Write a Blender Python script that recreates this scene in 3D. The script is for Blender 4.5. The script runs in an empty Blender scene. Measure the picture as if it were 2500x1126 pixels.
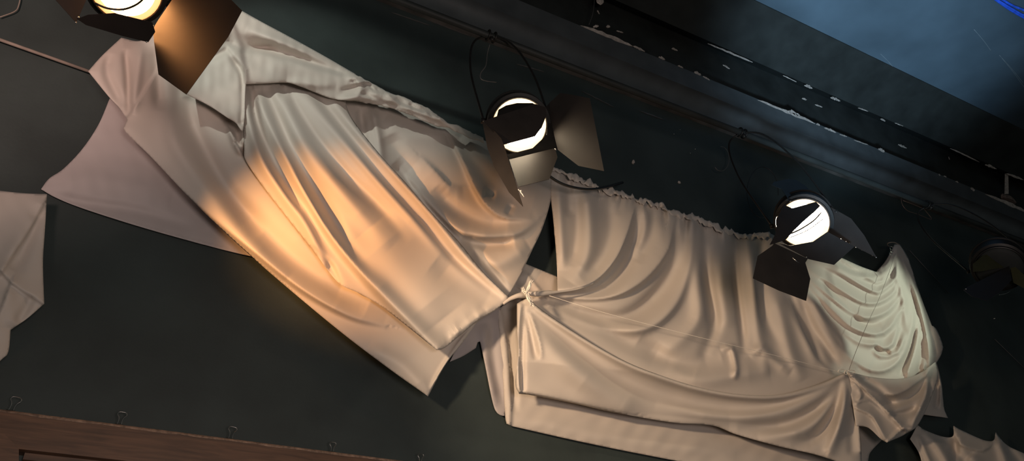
import bpy, bmesh, math, random
import numpy as np
from mathutils import Vector, Matrix
from mathutils.geometry import delaunay_2d_cdt

random.seed(7); np.random.seed(7)
C = bpy.context.scene.collection
sc = bpy.context.scene

# ------------------------------------------------------------------ camera
F = 1900.0
CAM = Vector((0, 0, 1.6))
PITCH = math.radians(30.5); YAW = math.radians(-28.4)
cd = bpy.data.cameras.new('camera'); cam = bpy.data.objects.new('camera', cd); C.objects.link(cam)
cam.location = CAM; cam.rotation_euler = (math.pi/2 + PITCH, 0, YAW)
cd.sensor_width = 36; cd.lens = 36*F/2500; cd.clip_start = 0.05; cd.clip_end = 100
sc.camera = cam
R = cam.rotation_euler.to_matrix()
RN = np.array(R)
WALL = 3.70
PXM = 0.0022            # metres per picture pixel near the wall
PI = math.pi

def ray(px, py): return R @ Vector((px-1250, 563-py, -F))
def P(px, py, y):
    d = ray(px, py); return CAM + d*(y/d.y)
def PN(arr, y):
    d = np.stack([arr[:, 0]-1250, 563-arr[:, 1], np.full(len(arr), -F)], 1) @ RN.T
    return np.array(CAM)[None] + d*(y/d[:, 1])[:, None]

# ------------------------------------------------------------------ materials
def new_mat(name):
    m = bpy.data.materials.new(name); m.use_nodes = True
    nt = m.node_tree; b = nt.nodes['Principled BSDF']
    return m, nt, b
def N(nt, t, **kw):
    n = nt.nodes.new(t)
    for k, v in kw.items(): setattr(n, k, v)
    return n
def simple(name, col, rough=.6, metal=0, scale=20, var=.15, bump=0.0, bscale=200, spec=.5):
    m, nt, b = new_mat(name)
    tc = N(nt, 'ShaderNodeTexCoord'); ns = N(nt, 'ShaderNodeTexNoise'); ns.inputs['Scale'].default_value = scale
    ns.inputs['Detail'].default_value = 6
    nt.links.new(tc.outputs['Object'], ns.inputs['Vector'])
    r = N(nt, 'ShaderNodeValToRGB')
    r.color_ramp.elements[0].position = .3; r.color_ramp.elements[1].position = .7
    r.color_ramp.elements[0].color = tuple(c*(1-var) for c in col)+(1,)
    r.color_ramp.elements[1].color = tuple(min(1, c*(1+var)) for c in col)+(1,)
    nt.links.new(ns.outputs['Fac'], r.inputs[0]); nt.links.new(r.outputs[0], b.inputs['Base Color'])
    b.inputs['Roughness'].default_value = rough; b.inputs['Metallic'].default_value = metal
    b.inputs['Specular IOR Level'].default_value = spec
    if bump:
        n2 = N(nt, 'ShaderNodeTexNoise'); n2.inputs['Scale'].default_value = bscale
        nt.links.new(tc.outputs['Object'], n2.inputs['Vector'])
        bp = N(nt, 'ShaderNodeBump'); bp.inputs['Strength'].default_value = bump; bp.inputs['Distance'].default_value = .002
        nt.links.new(n2.outputs['Fac'], bp.inputs['Height']); nt.links.new(bp.outputs[0], b.inputs['Normal'])
    return m

def cloth_mat(name, col, trans=.18):
    m, nt, b = new_mat(name)
    b.inputs['Base Color'].default_value = col+(1,)
    b.inputs['Roughness'].default_value = .55
    b.inputs['Specular IOR Level'].default_value = .25
    b.inputs['Sheen Weight'].default_value = .15
    tc = N(nt, 'ShaderNodeTexCoord'); n1 = N(nt, 'ShaderNodeTexNoise'); n1.inputs['Scale'].default_value = 9
    n1.inputs['Detail'].default_value = 5; n1.inputs['Roughness'].default_value = .6
    nt.links.new(tc.outputs['Object'], n1.inputs['Vector'])
    bp = N(nt, 'ShaderNodeBump'); bp.inputs['Strength'].default_value = .3; bp.inputs['Distance'].default_value = .003
    nt.links.new(n1.outputs['Fac'], bp.inputs['Height']); nt.links.new(bp.outputs[0], b.inputs['Normal'])
    tr = N(nt, 'ShaderNodeBsdfTranslucent'); tr.inputs[0].default_value = col+(1,)
    mx = N(nt, 'ShaderNodeMixShader'); mx.inputs[0].default_value = trans
    out = nt.nodes['Material Output']
    nt.links.new(b.outputs[0], mx.inputs[1]); nt.links.new(tr.outputs[0], mx.inputs[2]); nt.links.new(mx.outputs[0], out.inputs[0])
    return m

M_CLOTH = cloth_mat('cream_cloth', (.66, .60, .54))
M_SHEER = cloth_mat('thin_white_cloth', (.60, .55, .54), .3)
M_STRING = simple('cotton_string', (.88, .82, .72), .8, var=.1)
M_GREYSTR = simple('grey_string', (.30, .28, .25), .8, var=.1)
M_WALL = simple('black_teal_paint', (.034, .046, .045), .6, scale=2.5, var=.22, bump=.25, bscale=60, spec=.35)
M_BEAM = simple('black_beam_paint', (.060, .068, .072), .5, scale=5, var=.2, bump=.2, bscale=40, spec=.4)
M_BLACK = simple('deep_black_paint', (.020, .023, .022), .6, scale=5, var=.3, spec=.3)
M_CEIL = simple('blue_grey_ceiling_paint', (.075, .11, .14), .85, scale=1.5, var=.25, bump=.2, bscale=8, spec=.1)
M_METAL = simple('black_lamp_metal', (.012, .011, .010), .42, .0, scale=30, var=.2, spec=.3)
M_LEAF = simple('black_leaf_metal', (.022, .018, .016), .5, .1, scale=12, var=.15, spec=.4)
M_STEEL = simple('bright_steel', (.6, .58, .55), .25, 1, var=.1)
M_CHIP = simple('bare_pale_plaster', (.42, .37, .33), .9, scale=40, var=.35)
M_DUST = simple('brown_dust', (.16, .12, .10), 1, scale=60, var=.4, bump=.6, bscale=90)
M_WOOD = None
M_CABLE = simple('black_rubber', (.012, .012, .012), .4)
M_ROD = simple('dull_grey_wire', (.13, .125, .12), .5, .4)
M_COPPER = simple('rusty_wire', (.33, .22, .17), .5, .6)
M_PALEROD = simple('unpainted_batten', (.24, .20, .17), .8)
M_BLUE = simple('blue_plastic', (.03, .12, .75), .5, scale=25, var=.3, bump=.3, bscale=30)
M_OLIVE = simple('olive_gel', (.05, .048, .018), .6, .1)
M_CLIP = simple('nickel_clip_wire', (.35, .34, .33), .3, 1)

def wood():
    m, nt, b = new_mat('brown_stained_wood')
    tc = N(nt, 'ShaderNodeTexCoord'); mp = N(nt, 'ShaderNodeMapping'); mp.inputs['Scale'].default_value = (1.2, 14, 14)
    ns = N(nt, 'ShaderNodeTexNoise'); ns.inputs['Scale'].default_value = 4; ns.inputs['Detail'].default_value = 8; ns.inputs['Distortion'].default_value = .6
    nt.links.new(tc.outputs['Object'], mp.inputs[0]); nt.links.new(mp.outputs[0], ns.inputs['Vector'])
    r = N(nt, 'ShaderNodeValToRGB'); r.color_ramp.elements[0].position = .3; r.color_ramp.elements[1].position = .72
    r.color_ramp.elements[0].color = (.075, .038, .020, 1); r.color_ramp.elements[1].color = (.17, .085, .045, 1)
    nt.links.new(ns.outputs['Fac'], r.inputs[0]); nt.links.new(r.outputs[0], b.inputs['Base Color'])
    b.inputs['Roughness'].default_value = .5
    return m
M_WOOD = wood()
M_WOODW = simple('worn_wood_edge', (.26, .17, .12), .8, scale=50, var=.5)
def emis(name, col, s):
    m, nt, b = new_mat(name)
    b.inputs['Base Color'].default_value = (.8, .8, .8, 1)
    b.inputs['Emission Color'].default_value = col+(1,); b.inputs['Emission Strength'].default_value = s
    return m
M_LENS = emis('lit_lens', (1, .80, .55), 42)
M_LENSO = emis('lit_amber_lens', (1, .40, .12), 38)
M_RIM = emis('lit_lens_rim', (1, .66, .34), 2.2)
M_RIMO = emis('lit_amber_lens_rim', (1, .33, .07), 1.9)
M_FIL = emis('lit_filament', (1, .9, .72), 30)

# ------------------------------------------------------------------ objects
def mesh_obj(name, verts, faces, mat, parent=None, smooth=False):
    me = bpy.data.meshes.new(name); me.from_pydata([tuple(v) for v in verts], [], faces); me.update()
    me.materials.append(mat)
    if smooth: me.polygons.foreach_set('use_smooth', [True]*len(me.polygons))
    o = bpy.data.objects.new(name, me); C.objects.link(o)
    if parent:
        o.parent = parent; o.matrix_parent_inverse = Matrix.Translation(-parent.location)
    return o
def bm_obj(name, bm, mat, parent=None, smooth=False):
    me = bpy.data.meshes.new(name); bm.normal_update(); bm.to_mesh(me); bm.free(); me.materials.append(mat)
    if smooth: me.polygons.foreach_set('use_smooth', [True]*len(me.polygons))
    o = bpy.data.objects.new(name, me); C.objects.link(o)
    if parent:
        o.parent = parent; o.matrix_parent_inverse = Matrix.Translation(-parent.location)
    return o
def empty(name, loc):
    o = bpy.data.objects.new(name, None); o.location = loc; o.empty_display_size = .05; C.objects.link(o); return o
def tag(o, label=None, cat=None, group=None, kind=None):
    if label: o['label'] = label
    if cat: o['category'] = cat
    if group: o['group'] = group
    if kind: o['kind'] = kind
    return o
def solid(o, t, off=0):
    md = o.modifiers.new('thickness', 'SOLIDIFY'); md.thickness = t; md.offset = off
    return o
def tube_bm(bm, pts, r, seg=8, closed=False):
    pts = [Vector(p) for p in pts]; rings = []
    n = len(pts); up = None
    for i, p in enumerate(pts):
        a = pts[max(0, i-1)] if not closed else pts[i-1]; b = pts[min(n-1, i+1)] if not closed else pts[(i+1) % n]
        t = (b-a).normalized()
        if up is None:
            up = Vector((0, 0, 1)) if abs(t.z) < .9 else Vector((1, 0, 0))
        u = (up - t*up.dot(t)).normalized(); v = t.cross(u); up = u
        rr = r[i] if isinstance(r, (list, tuple)) else r
        rings.append([bm.verts.new(p + (u*math.cos(2*PI*k/seg) + v*math.sin(2*PI*k/seg))*rr) for k in range(seg)])
    for i in range(n-1 if not closed else n):
        A = rings[i]; B = rings[(i+1) % n]
        for k in range(seg): bm.faces.new((A[k], A[(k+1) % seg], B[(k+1) % seg], B[k]))
    if not closed:
        bm.faces.new(rings[0][::-1]); bm.faces.new(rings[-1])
    return bm
def catmull(pts, step=6.0):
    pts = [np.array(p[:2], float) for p in pts]
    if len(pts) == 2:
        n = max(2, int(np.linalg.norm(pts[1]-pts[0])/step)); return [pts[0]+(pts[1]-pts[0])*i/n for i in range(n+1)]
    ext = [2*pts[0]-pts[1]]+pts+[2*pts[-1]-pts[-2]]; out = []
    for i in range(1, len(ext)-2):
        p0, p1, p2, p3 = ext[i-1:i+3]
        n = max(2, int(np.linalg.norm(p2-p1)/step))
        for k in range(n):
            t = k/n
            out.append(.5*((2*p1)+(-p0+p2)*t+(2*p0-5*p1+4*p2-p3)*t*t+(-p0+3*p1-3*p2+p3)*t**3))
    out.append(ext[-2]); return out
def cat3(pts, n=8):
    pts = [Vector(p) for p in pts]
    if len(pts) < 3: return pts
    ext = [2*pts[0]-pts[1]]+pts+[2*pts[-1]-pts[-2]]; out = []
    for i in range(1, len(ext)-2):
        p0, p1, p2, p3 = ext[i-1:i+3]
        for k in range(n):
            t = k/n
            out.append(.5*((2*p1)+(-p0+p2)*t+(2*p0-5*p1+4*p2-p3)*t*t+(-p0+3*p1-3*p2+p3)*t**3))
    out.append(ext[-2]); return out
def wire(name, pts, r, mat, parent=None, smooth=True, n=8, seg=8):
    bm = bmesh.new(); tube_bm(bm, cat3(pts, n), r, seg); return bm_obj(name, bm, mat, parent, smooth)
def prism_x(name, prof, x0, x1, mat, parent=None, seg=1, jag=None):
    """profile [(y,z)...] open strip extruded along x"""
    vs = []; fs = []; n = len(prof)
    for i in range(seg+1):
        x = x0+(x1-x0)*i/seg
        for (y, z) in prof: vs.append((x, y, z))
    for i in range(seg):
        for k in range(n-1): fs.append((i*n+k, i*n+k+1, (i+1)*n+k+1, (i+1)*n+k))
    return mesh_obj(name, vs, fs, mat, parent)

# ------------------------------------------------------------------ cloth
def outline_pts(out, step=6.0):
    """points (x,y) smooth, (x,y,1) corner"""
    n = len(out); st = next((i for i, p in enumerate(out) if len(p) > 2), None)
    if st is None: st = 0
    o = out[st:]+out[:st]; o = o+[o[0]]
    res = []; seg = [o[0]]
    for p in o[1:]:
        seg.append(p)
        if len(p) > 2 or p is o[-1]:
            if len(seg) > 1: res += catmull(seg, step)[:-1]
            seg = [p]
    return np.array(res)
def inside(poly, pts):
    x, y = pts[:, 0], pts[:, 1]; c = np.zeros(len(pts), bool)
    x1, y1 = poly[:, 0], poly[:, 1]; x2, y2 = np.roll(x1, -1), np.roll(y1, -1)
    for a, b, d, e in zip(x1, y1, x2, y2):
        if b == e: continue
        k = ((b > y) != (e > y)) & (x < (d-a)*(y-b)/(e-b)+a)
        c ^= k
    return c
def polydist(pl, pts, closed=False):
    """distance, signed side, arclength parameter"""
    if closed: pl = np.vstack([pl, pl[:1]])
    best = np.full(len(pts), 1e18); side = np.zeros(len(pts)); par = np.zeros(len(pts))
    L = np.linalg.norm(np.diff(pl, axis=0), axis=1); cum = np.concatenate([[0], np.cumsum(L)]); tot = cum[-1]+1e-9
    for i in range(len(pl)-1):
        a = pl[i]; d = pl[i+1]-a; l2 = (d*d).sum()+1e-9
        q = pts-a; t = np.clip((q@d)/l2, 0, 1); e = q-t[:, None]*d
        ds = (e*e).sum(1); k = ds < best
        best[k] = ds[k]; s = d[0]*q[:, 1]-d[1]*q[:, 0]; side[k] = s[k]; par[k] = (cum[i]+t[k]*L[i])/tot
    return np.sqrt(best), side, par
def smooth_noise(pts, scale, seed):
    rs = np.random.RandomState(seed); out = np.zeros(len(pts))
    for k in range(14):
        a = rs.rand()*2*PI; w = 2*PI/scale*(.5+rs.rand()*1.2)
        out += np.sin(pts[:, 0]*math.cos(a)*w+pts[:, 1]*math.sin(a)*w+rs.rand()*7)
    return out/14**.5
HS = 1.9
def S(pts, A, wl, wr=None, k=1.6):
    return (pts, A, wl, wl if wr is None else wr, k)
def height(pts, strokes):
    h = np.zeros(len(pts))
    for (sp, A, wl, wr, k) in strokes:
        pl = np.array(catmull(sp, 14))
        m = 3.2*max(np.max(wl), np.max(wr))
        lo = pl.min(0)-m; hi = pl.max(0)+m
        sel = np.where((pts[:, 0] > lo[0])&(pts[:, 0] < hi[0])&(pts[:, 1] > lo[1])&(pts[:, 1] < hi[1]))[0]
        if not len(sel): continue
        d, s, t = polydist(pl, pts[sel])
        def ev(v):
            v = np.atleast_1d(np.array(v, float))
            return np.interp(t, np.linspace(0, 1, len(v)), v) if len(v) > 1 else np.full(len(t), v[0])
        a = ev(A)*min(1, (min(np.min(wl), np.min(wr))/8)**.5)
        mw = (np.mean(wl)+np.mean(wr))/2
        if np.min(A) < 0: k = 2.0; a = np.maximum(a, -1.0*mw)
        elif min(np.min(wl), np.min(wr)) >= 7: k = 1.9
        if np.ndim(A) == 0: a = a*np.clip(np.minimum(t, 1-t)/.18, 0, 1)**.8
        w = np.maximum(np.where(s > 0, ev(wr), ev(wl)), 4.0)
        h[sel] += a*np.exp(-(d/w)**k)
    return h
def sheet(name, out, strokes, d=.15, pillow=8, pr=14, tilt=None, step=4.0, mat=None, parent=None, noise=1.0, nscale=60, seed=1, thick=.0016, edge=None):
    poly = outline_pts(out, step*1.3)
    if edge is not None: poly = edge(poly)
    lo = poly.min(0); hi = poly.max(0)
    gx = np.arange(lo[0], hi[0], step); gy = np.arange(lo[1], hi[1], step*.866)
    X, Y = np.meshgrid(gx, gy); X = X+(np.arange(len(gy)) % 2)[:, None]*step*.5
    g = np.stack([X.ravel(), Y.ravel()], 1)
    g = g[(g[:, 0] > -90)&(g[:, 0] < 2590)&(g[:, 1] > -70)&(g[:, 1] < 1230)]
    g = g[inside(poly, g)]
    dd, _, _ = polydist(poly, g, True)
    g = g[dd > step*.55]
    lines = []
    for (sp, A, wl_, wr_, k_) in strokes:
        mw = min(np.min(wl_), np.min(wr_))
        if mw > 6.5: continue
        pl = np.array(catmull(sp, step*1.4)); tg = np.gradient(pl, axis=0); tg /= np.linalg.norm(tg, axis=1)[:, None]+1e-9
        nr = np.stack([-tg[:, 1], tg[:, 0]], 1)
        lines.append(pl)
        if np.min(wr_) <= 6.5: lines.append(pl+nr*np.min(wr_)*1.5)
        if np.min(wl_) <= 6.5: lines.append(pl-nr*np.min(wl_)*1.5)
    n = len(poly); edges = [(i, (i+1) % n) for i in range(n)]; ex = []; cnt = n
    for pl in lines:
        dp, _, _ = polydist(poly, pl, True); ok = inside(poly, pl) & (dp > 1.2)
        idx = np.full(len(pl), -1)
        for i in range(len(pl)):
            if ok[i]: idx[i] = cnt; cnt += 1; ex.append(pl[i])
        edges += [(int(idx[i]), int(idx[i+1])) for i in range(len(pl)-1) if idx[i] >= 0 and idx[i+1] >= 0]
        if len(g):
            dg, _, _ = polydist(pl, g); g = g[dg > step*.45]
    allp = np.vstack([poly]+([np.array(ex)] if ex else [])+[g])
    r = delaunay_2d_cdt([Vector((float(a), float(b))) for a, b in allp], edges, [], 1, 1e-3)
    v = np.array([(p.x, p.y) for p in r[0]]); faces = [list(f) for f in r[2]]
    dist, _, _ = polydist(poly, v, True)
    h = pillow*(1-np.exp(-dist/pr))+HS*height(v, strokes)+noise*smooth_noise(v, nscale, seed)
    if tilt: h = h+tilt(v[:, 0], v[:, 1])
    y = WALL-d-h*PXM
    y = np.minimum(y, WALL-.012)
    w = PN(v, y)
    me = bpy.data.meshes.new(name); me.from_pydata(w.tolist(), [], faces); me.update()
    me.materials.append(mat or M_CLOTH); me.polygons.foreach_set('use_smooth', [True]*len(me.polygons))
    # face normals towards the room
    bm = bmesh.new(); bm.from_mesh(me)
    if sum((CAM-f.calc_center_median()).dot(f.normal)*f.calc_area() for f in bm.faces) < 0:
        for f in bm.faces: f.normal_flip()
    bm.to_mesh(me); bm.free()
    o = bpy.data.objects.new(name, me); C.objects.link(o)
    if parent:
        o.parent = parent; o.matrix_parent_inverse = Matrix.Translation(-parent.location)
    solid(o, thick, -1)
    return o
def jag(amp, box=None, seed=3):
    def f(poly):
        rs = np.random.RandomState(seed); q = poly.copy()
        n = rs.randn(len(q))*amp
        n = .6*n+.4*np.roll(n, 1)
        if box is not None:
            m = box(q[:, 0], q[:, 1]); q[m, 1] += n[m]
        else: q[:, 1] += n
        return q
    return f
def gathers(path, n, ln, A=4, w=4, seed=5, dirv=(0, 1)):
    rs = np.random.RandomState(seed); pl = catmull(path, 4); out = []
    for i in range(n):
        p = pl[int(rs.rand()*(len(pl)-1))]; l = ln*(.4+rs.rand()); dx = (rs.rand()-.5)*.35
        q = (p[0]+(dirv[0]+dx)*l, p[1]+dirv[1]*l)
        out.append(S([tuple(p), q], [A*(rs.rand()*2-1.0), 0], [w*(.5+rs.rand()), w*2.0], None, 1.6))
    return out

# ================================================================== DRAPE SHAPES
exec_parts = []
# ---- far left cloth
left_cloth = sheet('draped_cloth', [(-80, 458, 1), (0, 466), (60, 472), (115, 474, 1), (110, 560), (105, 640), (108, 742, 1), (70, 775), (26, 806, 1), (20, 860), (0, 882), (-80, 960, 1)],
    [S([(115, 474), (70, 560), (30, 620), (0, 668)], [2, 9, 10, 6], 6, 26), S([(100, 500), (60, 600), (30, 660)], -6, 20),
     S([(-20, 652), (3, 660), (30, 690), (108, 742)], [10, 10, 9, 6], 22, 2.5), S([(28, 690), (10, 740), (-10, 790)], [8, 8, 6], 16, 3),
     S([(80, 720), (60, 760), (40, 790)], -5, 12), S([(28, 700), (26, 800)], 4, 20)], d=.12, seed=11)
tag(left_cloth, 'cream cloth hanging in folds at the left edge of the photo', 'drape')

# ---- thin plain panel behind the orange lit swag
tag(sheet('draped_cloth', [(268, 240, 1), (240, 305), (200, 365), (155, 412), (120, 436), (100, 462, 1), (135, 482), (200, 508), (330, 550), (470, 590), (560, 614), (660, 636, 1), (620, 520), (400, 300)],
    [S([(100, 470), (200, 495), (330, 515), (480, 560)], -4, 14, 18), S([(118, 445), (250, 440), (420, 480)], 5, 40), S([(104, 470), (230, 520), (400, 571), (600, 622)], 2, 4)],
    d=.03, pillow=3, seed=12, mat=M_SHEER, noise=.7), 'thin mauve grey cloth panel pulled to a point left of the orange lit drape', 'drape')

# ---- the orange lit swag
sw = empty('draped_cloth', P(750, 500, WALL-.1)); tag(sw, 'large cream swag lit orange, hanging behind the two left lamps', 'drape')
A1 = [(215, 174, 1), (250, 135), (296, 92, 1), (340, 100), (380, 80), (470, 50), (590, 40, 1), (700, 95), (860, 185), (960, 240), (1080, 296), (1172, 338, 1),
      (1240, 370), (1345, 415, 1), (1346, 480), (1325, 555), (1295, 620), (1262, 690), (1241, 720, 1), (1228, 744, 1), (1190, 768), (1165, 788), (1128, 838), (1088, 890),
      (1045, 968, 1), (960, 908), (850, 825), (740, 735), (620, 632), (520, 540), (450, 470), (370, 385), (306, 322), (304, 308), (310, 292, 1), (290, 262), (262, 232)]
sA1 = [S([(400, 150), (345, 240), (306, 300)], [8, 9, 9], 50, 2.5), S([(305, 120), (312, 190), (316, 285)], -7, 9), S([(345, 105), (338, 170), (322, 280)], 6, 14), S([(270, 130), (262, 180), (300, 260)], -5, 12),  # flap valleys shaped to suggest cable shadows on the cloth
       S([(380, 110), (385, 190), (390, 270)], -6, 14),
       S([(455, 235), (478, 320), (545, 450), (640, 570)], -11, 20), S([(410, 240), (430, 350), (520, 480), (620, 600), (700, 680)], 10, 26),
       S([(500, 262), (555, 311), (595, 391), (666, 484), (740, 580), (800, 655)], [6, 16, 16, 14, 14, 4], 3, 34),
       S([(420, 440), (520, 530), (620, 612), (740, 706), (850, 768), (938, 793)], [4, 10, 16, 18, 16, 3], 34, 9),
       S([(560, 470), (660, 590), (770, 680), (900, 745)], -13, 30),
       S([(900, 850), (980, 890), (1045, 960)], 5, 18), S([(1150, 800), (1110, 850), (1050, 950)], 8, 12, 3), S([(1165, 790), (1090, 885), (1045, 960)], 4, 5),
       S([(475, 238), (515, 262), (556, 289)], [2, 12, 8], 28, 2.5), S([(545, 230), (560, 280), (560, 310)], -10, 12), S([(585, 250), (597, 310), (592, 368)], 16, 10),
       S([(560, 310), (575, 350), (592, 380)], 9, 8), S([(575, 290), (592, 308), (600, 305)], -8, 5), S([(570, 345), (590, 357)], -6, 4),
       # right hand drape with swagged ripples
       S([(878, 258), (886, 320), (905, 400), (960, 480)], -11, 11), S([(908, 262), (925, 340), (934, 410)], 8, 10), S([(860, 300), (900, 350), (950, 430)], 6, 22),
       S([(940, 290), (1000, 330), (1090, 330)], 5, 22), S([(960, 400), (1000, 440), (1010, 480)], -6, 24), S([(950, 330), (985, 400), (1015, 430)], -6, 22),
       S([(1088, 310), (1130, 392), (1164, 468), (1193, 507), (1231, 531), (1300, 535)], [3, 12, 16, 18, 14, 2], 42, 6),
       S([(1110, 330), (1180, 430), (1230, 480), (1300, 500)], -7, 22), S([(1130, 330), (1190, 380), (1250, 430)], 9, 22),
       S([(1028, 385), (1068, 425), (1097, 455), (1130, 455)], [2, 12, 12, 2], 6, 30),
       S([(1011, 468), (1059, 507), (1112, 555), (1160, 574), (1255, 572), (1312, 535)], [3, 12, 16, 18, 14, 3], 24, 10),
       S([(1060, 460), (1110, 510), (1180, 545), (1240, 552)], -10, 18),
       S([(1128, 582), (1180, 598), (1255, 592)], -18, 14, 12), S([(1150, 640), (1220, 640), (1290, 600)], 10, 24), S([(1180, 470), (1210, 478)], -6, 10), S([(1250, 500), (1238, 525)], -5, 8),
       S([(915, 368), (992, 468), (1068, 555), (1145, 627)], 9, 9, 14), S([(960, 400), (1040, 500), (1110, 580), (1200, 680)], -8, 7),
       S([(1107, 574), (1179, 660), (1238, 727)], [4, 12, 8], 7, 9), S([(1140, 595), (1200, 660), (1240, 718)], -9, 10)]
sheet('back_layer', A1, sA1, d=.17, pillow=9, pr=16, seed=21, parent=sw, noise=.6, nscale=150, step=3.8)
A2 = [(598, 204, 1), (592, 250), (594, 300), (596, 360), (600, 392), (640, 452), (700, 530), (760, 606), (793, 650, 1), (830, 694), (880, 718), (936, 752), (1000, 802), (1066, 855, 1),
      (1085, 850), (1125, 818), (1164, 786), (1200, 764), (1236, 738, 1), (1241, 724, 1), (1180, 664), (1120, 590), (1050, 515), (985, 440), (930, 380), (860, 290), (840, 235, 1), (760, 225), (640, 195)]
sA2 = [S([(611, 214), (627, 299), (659, 374), (700, 450), (740, 520)], [-8, -14, -14, -10, 0], 12), S([(600, 230), (612, 300), (640, 390), (690, 470), (745, 545), (793, 640)], [8, 12, 14, 14, 12, 8], 12, 16),
       S([(648, 226), (678, 289), (712, 363), (758, 450), (804, 528), (852, 606), (930, 700)], [-8, -15, -20, -22, -18, -10, 0], 17),
       S([(636, 250), (668, 320), (706, 395), (740, 462), (800, 560), (870, 650), (950, 735), (1066, 852)], [5, 12, 19, 22, 24, 22, 20, 14], 22, 12),
       S([(760, 600), (800, 640), (828, 690)], [0, -10, -2], 8, 14), S([(690, 235), (736, 340), (803, 430), (880, 520), (960, 600)], [4, 12, 16, 12, 0], 26),
       S([(700, 225), (760, 320), (840, 420), (920, 500), (1000, 590)], [-6, -10, -13, -9, 0], 14), S([(740, 225), (800, 300), (890, 400), (990, 510), (1100, 630)], [4, 9, 13, 12, 0], 16),
       S([(770, 230), (850, 330), (930, 430), (1030, 540), (1120, 640), (1236, 736)], [-4, -8, -12, -10, -9, 0], 11), S([(810, 240), (880, 330), (960, 420), (1050, 520), (1150, 640), (1241, 728)], [3, 8, 11, 11, 9, 5], 10),
       S([(900, 560), (1000, 680), (1080, 780)], 10, 60), S([(1060, 640), (1140, 700), (1220, 745)], -6, 30),
       S([(1090, 835), (1170, 770), (1225, 735)], 3, 8)] + gathers([(1085, 835), (1164, 775), (1220, 740)], 14, 30, 2.0, 6, dirv=(-.5, -.8)) + gathers([(604, 206), (700, 206)], 10, 70, 4, 5, 3, (.15, 1))
sheet('front_layer', A2, sA2, d=.26, pillow=9, pr=13, seed=22, parent=sw, noise=.7, nscale=150, step=3.8)
A3 = [(440, 40, 1), (520, 10), (590, 26, 1), (640, 54), (700, 86), (780, 130), (860, 176), (910, 204), (960, 230), (985, 236), (1000, 244), (1040, 262), (1080, 288), (1096, 302), (1116, 305), (1140, 318), (1180, 336, 1), (1182, 350, 1), (1130, 330), (1092, 312, 1),
      (1060, 305), (1010, 284), (960, 266), (900, 252), (850, 246), (826, 244, 1), (800, 238), (760, 222), (735, 212), (700, 202), (650, 204), (601, 206, 1), (596, 290), (592, 320), (575, 300), (556, 288, 1), (510, 258), (456, 231, 1)]
sA3 = [S([(545, 100), (565, 140), (590, 180), (594, 250), (590, 300)], [0, -6, -12, -12, -6], 7), S([(600, 170), (597, 230), (596, 290)], [4, 10, 8], 5, 8), S([(456, 232), (510, 262), (556, 289)], [2, 8, 9], 20, 2.5),
       S([(555, 85), (640, 118), (760, 150), (880, 190)], -15, 20, 10), S([(545, 95), (600, 118), (680, 112)], -9, 9), S([(600, 70), (700, 110), (820, 165), (920, 215)], 8, 12), S([(620, 130), (720, 160), (820, 190), (940, 215)], 7, 30),  # first valley deepened to suggest cast shadow streaks on the header
       S([(840, 180), (880, 205), (870, 235), (820, 245)], 6, 9), S([(850, 200), (910, 190)], -5, 5), S([(830, 222), (900, 205), (950, 215)], -6, 6), S([(900, 225), (950, 235), (980, 250)], 6, 8),
       S([(830, 243), (900, 240), (980, 258), (1080, 296), (1120, 315)], 7, 10, 7), S([(960, 240), (1010, 262), (1070, 272)], -6, 6), S([(880, 225), (940, 250), (1000, 262)], -4, 5), S([(1010, 250), (1060, 285), (1090, 290)], 5, 6),
       S([(700, 200), (760, 205), (820, 210)], 4, 12), S([(545, 110), (620, 180), (700, 190)], 4, 30), S([(500, 150), (540, 130), (560, 120)], -6, 9)] + gathers([(860, 190), (960, 236), (1080, 292), (1150, 322)], 40, 26, 4, 4, 9, (.6, .6))
sheet('folded_header', A3, sA3, d=.31, pillow=6, pr=9, seed=23, parent=sw, noise=1.0, nscale=40, step=3.6, edge=jag(1.2, lambda x, y: (x > 860)&(x < 1175)))

# ---- ragged dark piece behind the tie
tag(sheet('draped_cloth', [(1098, 884, 1), (1130, 870), (1162, 850, 1), (1166, 836, 1), (1172, 834, 1), (1186, 900), (1200, 970), (1210, 1003), (1222, 1014), (1232, 1016, 1), (1242, 950), (1240, 850), (1222, 750, 1), (1190, 755), (1140, 800)],
    [S([(1200, 780), (1205, 880), (1228, 1000)], -5, 12), S([(1180, 790), (1190, 900), (1212, 990)], 5, 14)], d=.035, pillow=3, mat=M_SHEER, seed=31), 'shaded grey cloth scrap hanging behind the knot, above the dark wall', 'drape')

# ---- the long right swag
rs_ = empty('draped_cloth', P(1750, 750, WALL-.1)); tag(rs_, 'long cream swag tied with two knots, right of the middle lamp', 'drape')
sheet('back_panel', [(1214, 757, 1), (1222, 850), (1229, 940), (1234, 1024), (1240, 1036), (1250, 1041, 1), (1400, 1075), (1560, 1108), (1720, 1136), (1960, 1160, 1), (2100, 1150), (2125, 1105), (2156, 1072, 1), (2200, 1040), (2150, 930), (1700, 900), (1300, 700, 1), (1250, 730)],
    [S([(1222, 760), (1240, 880), (1246, 960), (1244, 1036)], [4, 9, 10, 8], 3, 14), S([(1240, 760), (1250, 900), (1258, 1010)], -7, 9), S([(1255, 1020), (1500, 1070), (1800, 1110)], 4, 20),
     S([(1700, 1030), (1900, 1100), (2050, 1150)], -4, 30)], d=.03, pillow=5, seed=41, parent=rs_, mat=M_CLOTH)
sheet('knot_flap', [(1283, 644, 1), (1362, 676, 1), (1366, 728, 1), (1290, 728), (1238, 730, 1), (1244, 712), (1254, 694, 1), (1262, 686)],
    [S([(1278, 660), (1310, 700), (1325, 715)], 5, 4, 12), S([(1255, 694), (1275, 706), (1282, 716)], [3, 8, 8], 10, 3)], d=.09, pillow=4, pr=8, seed=42, parent=rs_, step=3)
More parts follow.
